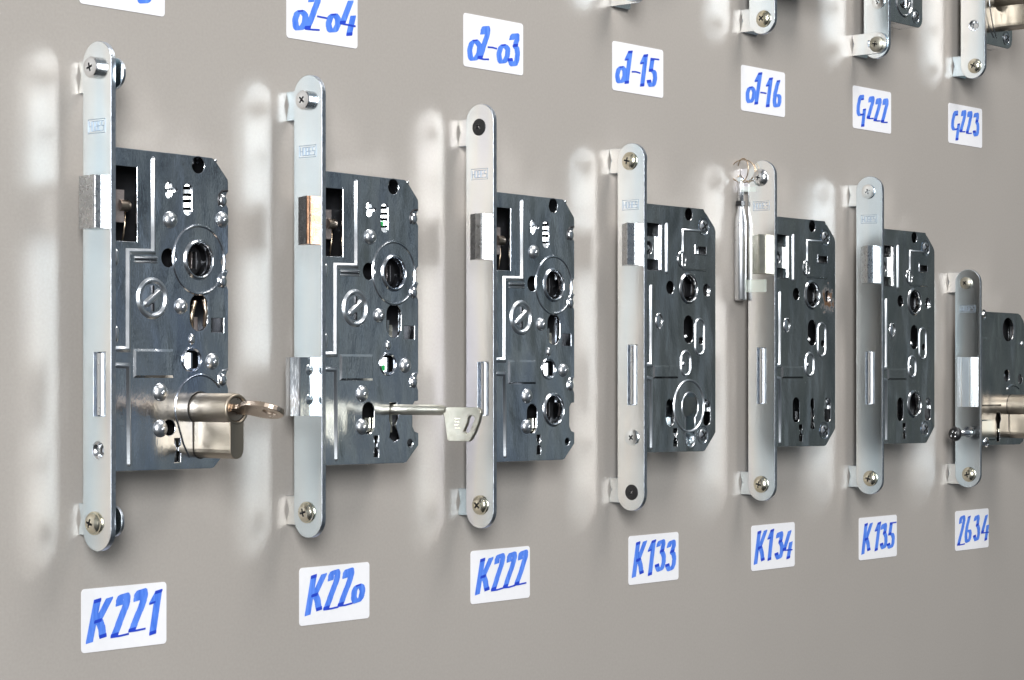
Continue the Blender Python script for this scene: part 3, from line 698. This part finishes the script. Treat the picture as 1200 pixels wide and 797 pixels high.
# ------------------------------------------------------------------ build the rows
LOCKS = {
 1: lockA(0, 37.3, 'large mortise lock with brass cylinder and key fitted, above sticker K221', 1),
 2: lockA(137, 35.9, 'large mortise lock with its dead bolt thrown, above sticker K220', 2),
 3: lockA(270.9, 33.75, 'large mortise lock with black top screw, above sticker K222', 3),
 4: lockB(410.3, 30.2, 'medium mortise lock with open cylinder hole, above sticker K133', 4),
 5: lockB(551.6, 30.2, 'medium mortise lock with a rusty hole and taped rod, above sticker K134', 5),
 6: lockB(686.4, 29.1, 'medium mortise lock with two round collared holes, above sticker K135', 6),
 7: lockC(827.6, -1.0, 'short small lock with a loose protruding screw, above sticker 2634'),
}
UP = {
 3: lock_upper(411, 226.2, 'upper lock whose foot shows just above sticker o1-15', (74, 46, 6), 'plain'),
 4: lock_upper(552.2, 222.7, 'upper lock with gold screw at its foot, above sticker o1-16', (74, 32, 6), 'plain'),
 5: lock_upper(696.0, 222.5, 'upper lock with rounded case and oval cutout, above sticker G222', (51.5, 26, 7), 'oval'),
 6: lock_upper(835.5, 222.7, 'upper lock with brass cylinder and countersunk hole, above sticker G223', (48.5, 26, 8), 'cyl'),
}
scr = {1: (('pan', 18, 142.6), ('gold', 16.9, -67.4)), 2: (('pan', 18, 140.5), ('gold', 18, -68.7)), 3: (('black', 18.1, 138.3), ('gold', 19.2, -70.8)),
       4: (('gold', 17.9, 129.8), ('black', 19.2, -69.2)), 5: (('dome', 17.8, 129.5), ('gold', 18.4, -69.6)), 6: (('flat', 18, 128.9), ('gold', 19.6, -70.4)), 7: (('grey', 17.6, 69.9), ('gold', 19.7, -72.3))}
WORD = {'pan': 'tall steel cross-head screw', 'gold': 'yellowish cross-head screw', 'black': 'flat black cross-head screw', 'dome': 'smooth domed steel screw', 'flat': 'flat zinc screw', 'grey': 'small grey screw'}
for i, pr in scr.items():
    zc = LOCKS[i].location.z / S
    for j, (k, h, z) in enumerate(pr):
        screw(LOCKS[i], k, h, z - zc, 0, WORD[k], 0.3 + 0.5 * ((i * 7 + j * 3) % 5), 0.86 if k == 'grey' else 1)
z_of = lambda r, z: z - r.location.z / S
screw(LOCKS[4], 'flat', 19.6, -36.3 - 30.2, -0.3, 'white screw with blue cross', 0.7, .95)
screw(UP[3], 'gold', 20, 14, 0, None, .4)
screw(UP[4], 'gold', 20, z_of(UP[4], 232.4), 0, WORD['gold'], .9)
screw(UP[5], 'grey', 20.5, z_of(UP[5], 231.9), -1.6, 'round grey screw with dark cross', .2, 1.05)
screw(UP[5], 'flat', 20.5, z_of(UP[5], 261.8), 0, WORD['flat'], .5)
screw(UP[6], 'gold', 20.3, z_of(UP[6], 231.9), 0, WORD['gold'], .5)

NAME = {1: 'K221', 2: 'K220', 3: 'K222', 4: 'K133', 5: 'K134', 6: 'K135', 7: '2634'}
tabs = {1: (139.9, -66.3), 2: (139.0, -68.3), 3: (136.3, -69.6), 4: (130.9, -68.5), 5: (129.0, -69.3), 6: (127.0, -69.5), 7: (70.8, -72.3)}
for i, (zt, zb) in tabs.items():
    x = LOCKS[i].location.x / S
    dx = 4.6 if i == 1 else 3.05
    he = 24.6 if i == 1 else 20.3 if i == 4 else 19.0
    bracket(x + dx, zt, 'zinc bracket behind the top end of the lock over sticker ' + NAME[i], he, slot=(i != 1))
    bracket(x + dx, zb, 'zinc bracket behind the bottom end of the lock over sticker ' + NAME[i], he if i != 1 else 23.6, slot=(i != 1))
UN = {3: 'o1-15', 4: 'o1-16', 5: 'G222', 6: 'G223'}
for i, r in UP.items():
    x = r.location.x / S
    if i == 5: bracket(x - 1.55, 233.1, 'zinc bracket in front of the lock foot over sticker G222', 20.5)
    else: bracket(x + 3.05, {3: 232.5, 4: 233.3, 6: 233.3}[i], 'zinc bracket at the lock foot over sticker ' + UN[i], 19.0)

# nuts behind the first lock's brackets
# ------------------------------------------------------------------ cylinders, keys, rod
def euro(x, z, h0, h1, label, r=7.6, w=9.0, drop=31.0):
    root = empty('lock_cylinder', (x, h0, z), label, 'cylinder', 'profile cylinders')
    L = h1 - h0; p = MB()
    prof = [(0, r), (L - 1.0, r), (L - .3, r - .3), (L, r - .9), (L, 6.0), (L - .5, 5.7)]
    p.lathe(prof, 'h', (0, 0, 0), 'nickel', 48)
    hw = w / 2; zb = r - drop
    sec = [(-hw, -r * .75), (-hw, zb + hw)] + [(-hw * math.cos(math.radians(a)), zb + hw - hw * math.sin(math.radians(a))) for a in range(20, 180, 20)] + [(hw, zb + hw), (hw, -r * .75)]
    p.plate(sec[::-1], [], 'h', 0, L - .2, 'nickel', .35)
    p.build('cylinder_body', root)
    p = MB(); p.plate(circ(0, 0, 5.6, 36), [rect(-4.2, 4.2, -0.9, .9)], 'h', L - 4, L - .8, 'rosekey', .3)
    p.box(-4.3, 4.3, L - 4.2, L - 3.6, -1, 1, 'dark')
    p.build('plug', root)
    return root
euro(57.2, -15.2, 12.5, 51.5, 'satin nickel profile cylinder in the leftmost lock, key inserted')
euro(827.6 + 55.6, -21.5, 12.5, 60, 'satin nickel profile cylinder in the short lock over sticker 2634', 8.2, 9.5, 33)
euro(835.5 + 34, 286, 12.5, 58, 'satin nickel profile cylinder in the upper lock over sticker G223', 8.2, 9.5, 33)

# key in the first cylinder: bow almost edge-on
root = empty('door_key', (57.2, 51, -15.2), 'rosy nickel key left in the cylinder, flat round bow', 'key')
ph = math.radians(23)
def keypt(h, w, t): return (w * math.cos(ph) - t * math.sin(ph) * -1 * 0, h, -w * math.sin(ph) + t)
out = [(0, -3.9)] + [(4.4, -4.0)] + [(17 - 12.6 * math.cos(math.radians(a)), -8.6 * math.sin(math.radians(a))) for a in range(34, 327, 12)] + [(4.4, 4.0), (0, 3.9)]
p = MB(); p.plate(out, [circ(22.6, 0, 3.2, 24)], 'z', -1.3, 1.3, 'rosekey', .5)
p.v = [(q[1] * math.cos(ph) + q[2] * math.sin(ph), q[0], -q[1] * math.sin(ph) + q[2] * math.cos(ph)) for q in p.v]
p.build('bow', root)
p = MB(); p.box(-3.9, 3.9, -14, .5, -.8, .8, 'rosekey'); p.build('blade', root)

# bit key in the second lock
root = empty('lever_key', (193, 26, -17.0), 'long-shanked worn nickel key standing out of the K220 lock', 'key')
p = MB(); p.lathe([(-12, 2.75), (33, 2.75), (34.5, 2.4), (37, 1.7)], 'h', (0, 0, 0), 'key', 28); p.build('shank', root)
out = [(35.0, -.6), (38.0, 1.5), (58.6, 1.6), (60.4, .6), (61, -1.2), (59.4, -6), (57, -11), (54.2, -15), (52.8, -15.8), (39.4, -15.9), (38.3, -15.2), (36.4, -4)]
hole = [(53.6, -2.6), (55.6, -2.6), (56.9, -4.0), (53.4, -11.0), (51.2, -12.0), (49.4, -10.6), (51.6, -6.6), (52.2, -4.0)]
p = MB(); p.plate([(h, z) for h, z in out], [[(h, z) for h, z in hole]], 'x', -1.1, 1.1, 'key', .35)
for k in range(4):
    z = -4.2 - 1.6 * k; p.box(-1.16, -1.0, 43.4 + .3 * (k % 2), 47.4 - .5 * (k % 3), z - .3, z + .3, 'gold')
p.build('bow', root)
p = MB(); p.box(-.9, .9, -12, -2, -12, -2, 'key'); p.build('bit', root)

# rod with split ring taped beside the fifth lock
root = empty('steel_rod', (547.4, 5.2, 50), 'bright steel rod with wire ring, taped beside the K134 lock', 'rod')
p = MB()
p.lathe([(0, 0), (0, 0)], 'h', (0, 0, 0), 'zinc', 6) if False else None
n = 20; prof = [(0.0, 3.6), (.8, 4.0), (50.5, 4.0), (53.5, 3.6), (60, 2.1), (61.5, 2.0), (62, 1.5), (64.5, 1.5), (65, 2.0), (75.5, 2.0), (77.5, 1.7)]
v = []; f = []
for a, r in prof:
    for i in range(n): v.append((r * math.cos(2 * math.pi * i / n), r * math.sin(2 * math.pi * i / n), a))
for j in range(len(prof) - 1):
    for i in range(n): k = (i + 1) % n; f.append((j * n + i, j * n + k, (j + 1) * n + k, (j + 1) * n + i))
f += [list(range(n)), list(range((len(prof) - 1) * n, len(prof) * n))]
p.add(v, f, 'rivet', True); p.lathe([(-1.7, 1.6), (1.7, 1.6)], 'x', (0, 0, 78.6), 'zinc', 16, True, True, True)
p.box(-2.2, 2.2, -2.2, 2.2, 61.6, 64.6, 'dark')
p.build('rod_shaft', root)
p = MB()
for k, (tx, dz) in enumerate(((0.25, 0), (-.55, .9))):
    pts = [(1.2 + 8.3 * math.cos(t) * math.sin(tx), 1.0 + 8.3 * math.cos(t) * math.cos(tx), 84.2 + dz + 7.4 * math.sin(t)) for t in [2 * math.pi * i / 40 for i in range(40)]]
    p.tube(pts, .38, 'brass', 8, closed=True)
p.build('ring', root)
tape = empty('clear_tape', (0, 0, 0), 'clear tape strips holding the steel rod to the K134 lock', 'tape')
for (z0, z1, pts) in ((55.2, 63.4, [(547.0, 9.45), (548.6, 9.5), (550.2, 9.3), (551.08, 10.6), (551.72, 22.4)]), (120.5, 124, [(545.2, 7.0), (547.4, 7.5), (550.2, 9.2), (551.08, 10.6), (551.3, 14.5)])):
    v = [(x, h, z) for x, h in pts for z in (z0, z1)]
    p = MB(); p.add(v, [(2 * i, 2 * i + 1, 2 * i + 3, 2 * i + 2) for i in range(len(pts) - 1)], 'tape'); p.build('tape_strip', tape)

# loose screw in the short lock
root = empty('loose_screw', (827.6, 20.6, -41.2), 'steel screw with black domed head sticking out of the short lock', 'screw')
p = MB(); p.tube([(6, .6, .4), (-2, 0, 0), (-17, -2.6, -.6)], 2.3, 'steel', 16); p.build('shank', root)
p = MB(); p.lathe([(0.5, 4.6), (-1.2, 5.4), (-2.6, 4.8), (-3.8, 3.2), (-4.3, 1)], 'x', (-16.5, -2.6, -.6), 'black', 28, True, True, True)
for a, c in ((-2, -1.6), (1.4, -2), (-.6, 1.6), (1.6, .8)): p.dome(0, 0, .01, .01, 0, 'steel', 4); p.lathe([(-3.6, 1.0), (-4.5, .5), (-4.6, .01)], 'x', (-16.5, -2.6 + a, -.6 + c), 'steel', 10)
p.build('head', root)

# wire hanging at the upper right lock
p = MB(); p.tube([(835.5 + 6, 28.6, 284), (835.5 + 9, 28.2, 275), (835.5 + 15, 27.6, 262), (835.5 + 21, 27.2, 254.5)], .45, 'latch', 8)
setp(p.build('wire'), 'thin grey wire hanging on the upper lock over sticker G223', 'wire')

# ------------------------------------------------------------------ hand-lettered stickers
NIB = 4.3
def off(pts, x, z, k): return [(x + a * k, z + b * k) for a, b in pts]
GL = {   # strokes of a chisel marker: (kind, points); 's' broad, 'b' thin bar
 'K': [('s', [(2.2, 0), (6.9, 20.3)]), ('s', [(14.4, 20.4), (7.0, 9.6)]), ('s', [(7.2, 10.8), (9.0, 8.0), (10.4, 1.8)])],
 '2': [('s', [(5.6, 15.0), (6.0, 17.8), (7.6, 19.5), (9.6, 19.6), (10.6, 18.0), (10.0, 14.8), (2.6, .5)]), ('b', [(.6, 0), (6, .1), (11.4, .6)])],
 '1': [('s', [(2.3, 14.8), (6.6, 20.5)]), ('s', [(6.6, 20.5), (2.4, 0)])],
 '3': [('s', [(4.2, 16.2), (5.2, 18.6), (7.4, 19.7), (9.2, 19.0), (9.4, 16.6), (7.6, 12.6)]), ('s', [(7.6, 12.4), (9.6, 10.8), (10.0, 7.0), (8.6, 2.6), (6.2, .8), (4.0, 1.6), (2.6, 4.6)])],
 '4': [('s', [(9.6, 18.2), (3.0, 6.2)]), ('b', [(1.0, 5.7), (13.2, 5.6)]), ('s', [(11.4, 10.6), (8.2, .3)])],
 '5': [('b', [(4.0, 18.6), (13.4, 18.9)]), ('s', [(6.2, 18.2), (4.4, 10.6)]), ('s', [(4.4, 10.6), (7.4, 10.8), (9.4, 8.4), (8.8, 3.8), (6.4, .9), (4.0, 1.0), (2.2, 4.0)])],
 '6': [('s', [(8.0, 19.6), (4.2, 12), (2.4, 5.6), (3.2, 1.6), (5.8, .7), (8.6, 2.8), (9.8, 6.8), (8.6, 9.4), (4.6, 9.0)])],
 'o': [('s', [(6.2, 9.8), (3.4, 8.2), (2.1, 4.0), (3.6, .7), (6.4, .9), (9.0, 4.4), (9.4, 8.2), (6.6, 9.7)])],
 'G': [('s', [(8.6, 18.6), (8.8, 21.8), (6.0, 20.6), (3.4, 15.2), (2.2, 9.6), (4.4, 7.0), (8.4, 8.4)]), ('s', [(11.6, 12.2), (8.8, .2)])],
 '-': [('b', [(0, 0), (4, .15), (8.4, 0)])],
}
def chisel(p, pts, mat, h, w=NIB):
    """sweep a nib that is wide along the line and thin across it"""
    # resample with a little smoothing so that bends stay round
    P = [Vector(a) for a in pts]
    for _ in range(2 if len(P) > 2 else 0):
        Q = [P[0]]
        for a, b in zip(P, P[1:]): Q += [a.lerp(b, .25), a.lerp(b, .75)]
        P = Q + [P[-1]]
    t = 0.45
    for i, (a, b) in enumerate(zip(P, P[1:])):
        jit = 0.12 * math.sin(i * 1.7 + pts[0][0])
        hh = h + 0.0022 * i
        # convex hull of the nib (a flat parallelogram) at both ends
        nib = [(-w / 2, -t - .35), (w / 2, -t + .35), (w / 2, t + .35), (-w / 2, t - .35)]
        c = [(a.x + u + jit, a.y + k) for u, k in nib] + [(b.x + u + jit, b.y + k) for u, k in nib]
        c = hull(c)
        p.add([(x, hh, z) for x, z in c], [list(range(len(c)))], mat)
def hull(pts):
    pts = sorted(set((round(a, 4), round(b, 4)) for a, b in pts))
    def half(ps):
        o_ = []
        for q in ps:
            while len(o_) > 1 and (o_[-1][0] - o_[-2][0]) * (q[1] - o_[-2][1]) - (o_[-1][1] - o_[-2][1]) * (q[0] - o_[-2][0]) <= 0: o_.pop()
            o_.append(q)
        return o_
    a = half(pts); b = half(pts[::-1]); return a[:-1] + b[:-1]
def sticker(x, z, text, glyphs, label, w=52.6, tilt=0.0):
    root = empty('number_sticker', (x, 0, z), label, 'sticker', 'handwritten number stickers')
    p = MB(); p.plate(rrect(0, w, 0, 30, 1.9, 6), [], 'h', 0.06, .30, 'paper', .06); p.build('sticker_paper', root)
    p = MB(); lift = 0.33
    for ch, gx, gz, k in glyphs:
        jx, jz, js = 1 + random.uniform(-.06, .04), 1 + random.uniform(-.04, .03), random.uniform(-.03, .03)   # no two alike
        for kind, pts in GL[ch]:
            q = off([((a + js * b2 + random.uniform(-.18, .18)) * jx, b2 * jz + random.uniform(-.15, .15)) for a, b2 in pts], gx, gz, k); lift += 0.006
            if kind == 's':
                chisel(p, q, 'ink', lift)
                e0, e1 = Vector(q[-2]), Vector(q[-1]); d = (e1 - e0).normalized()
                if ch not in 'o6': chisel(p, [tuple(e1 - d * .9), tuple(e1)], 'ink_dark', lift + .10)
                if ch in '156oG' and k: chisel(p, [tuple(Vector(q[0]) - (Vector(q[1]) - Vector(q[0])).normalized() * -.2), tuple(Vector(q[0]))], 'ink_dark', lift + .10, NIB * .8)
            else:
                lift += .11
                for a, b in zip(q, q[1:]):
                    v = [(a[0], lift, a[1] - .5), (b[0], lift, b[1] - .5), (b[0], lift, b[1] + .45), (a[0], lift, a[1] + .45)]
                    p.add(v, [(0, 1, 2, 3)], 'ink_dark')
                lift -= .1
        if ch == 'K': chisel(p, [(gx + 6.0 * k, gz + 9.6 * k), (gx + 7.4 * k, gz + 9.9 * k)], 'ink_dark', lift + .10, 2.4)
    p.build('lettering', root)
    return root
ROW = [
 (5.9, -129.4, 'K221', [('K', 2.9, 4.9, 1), ('2', 17.0, 6.2, 1), ('2', 28.0, 7.8, 1), ('1', 41.2, 5.4, 1)]),
 (149.1, -128.8, 'K220', [('K', 3.7, 5.7, 1), ('2', 17.0, 7.2, 1), ('2', 27.8, 8.4, 1), ('o', 38.2, 8.7, 1)]),
 (284.4, -128.0, 'K222', [('K', 3.5, 5.4, 1), ('2', 16.9, 6.6, 1), ('2', 27.6, 7.4, 1), ('2', 37.6, 8.3, 1)]),
 (432.5, -127.7, 'K133', [('K', 3.3, 4.9, 1), ('1', 19.6, 5.1, 1), ('3', 26.5, 6.1, 1), ('3', 37.4, 5.6, 1)]),
 (567.4, -128.1, 'K134', [('K', 2.8, 4.9, 1), ('1', 19.2, 6.3, .95), ('3', 27.4, 5.7, .95), ('4', 36.3, 5.9, 1)]),
 (703.3, -129.5, 'K135', [('K', 3.4, 4.7, 1), ('1', 21.2, 6.0, .97), ('3', 28.4, 5.9, .95), ('5', 37.9, 5.7, .98)]),
 (842.4, -131.1, '2634', [('2', 2.0, 4.3, 1.12), ('6', 13.6, 4.9, 1.02), ('3', 27.2, 5.4, 1), ('4', 39.4, 5.7, 1.05)]),
 (278.3, 174.5, 'o2-o3', [('o', 2.1, 3.3, 1.27), ('2', 11.6, 5.7, .96), ('-', 20.8, 13, 1), ('o', 28, 4.7, 1.15), ('3', 38.0, 4.0, .97)]),
 (139.9, 174.5, 'o2-o4', [('o', 3.6, 4.4, 1.08), ('2', 12.4, 6.0, .98), ('-', 22.0, 13.5, .95), ('o', 28.4, 6.1, 1), ('4', 38.4, 6.3, 1)]),
 (416.1, 174.6, 'o1-15', [('o', 2.4, 4.5, 1.08), ('1', 12.0, 5.6, .98), ('-', 19.6, 13.2, 1), ('1', 28.0, 5.6, .95), ('5', 34.9, 5.5, .98)]),
 (555.4, 174.9, 'o1-16', [('o', 4.5, 5.3, 1.12), ('1', 15.2, 6.0, 1), ('-', 22.2, 13.9, .95), ('1', 28.8, 5.4, .97), ('6', 37.0, 5.4, .98)]),
 (695.2, 175.3, 'G222', [('G', 4.3, 2.1, 1.02), ('2', 18.2, 8.6, .82), ('2', 27.6, 7.6, .85), ('2', 37.8, 7.5, .86)]),
 (831.9, 175.8, 'G223', [('G', 3.4, 2.9, 1.05), ('2', 16.8, 9.8, .82), ('2', 26.8, 9.5, .84), ('3', 37.4, 7.7, .92)]),
 (4.8, 174.9, '', [('o', 34.6, 4.6, 1)]),
]
for x, z, t, g in ROW:
    sticker(x, z, t, g, ('white sticker hand-lettered %s in blue marker' % t) if t else 'white sticker cut off by the top edge, above the leftmost lock')
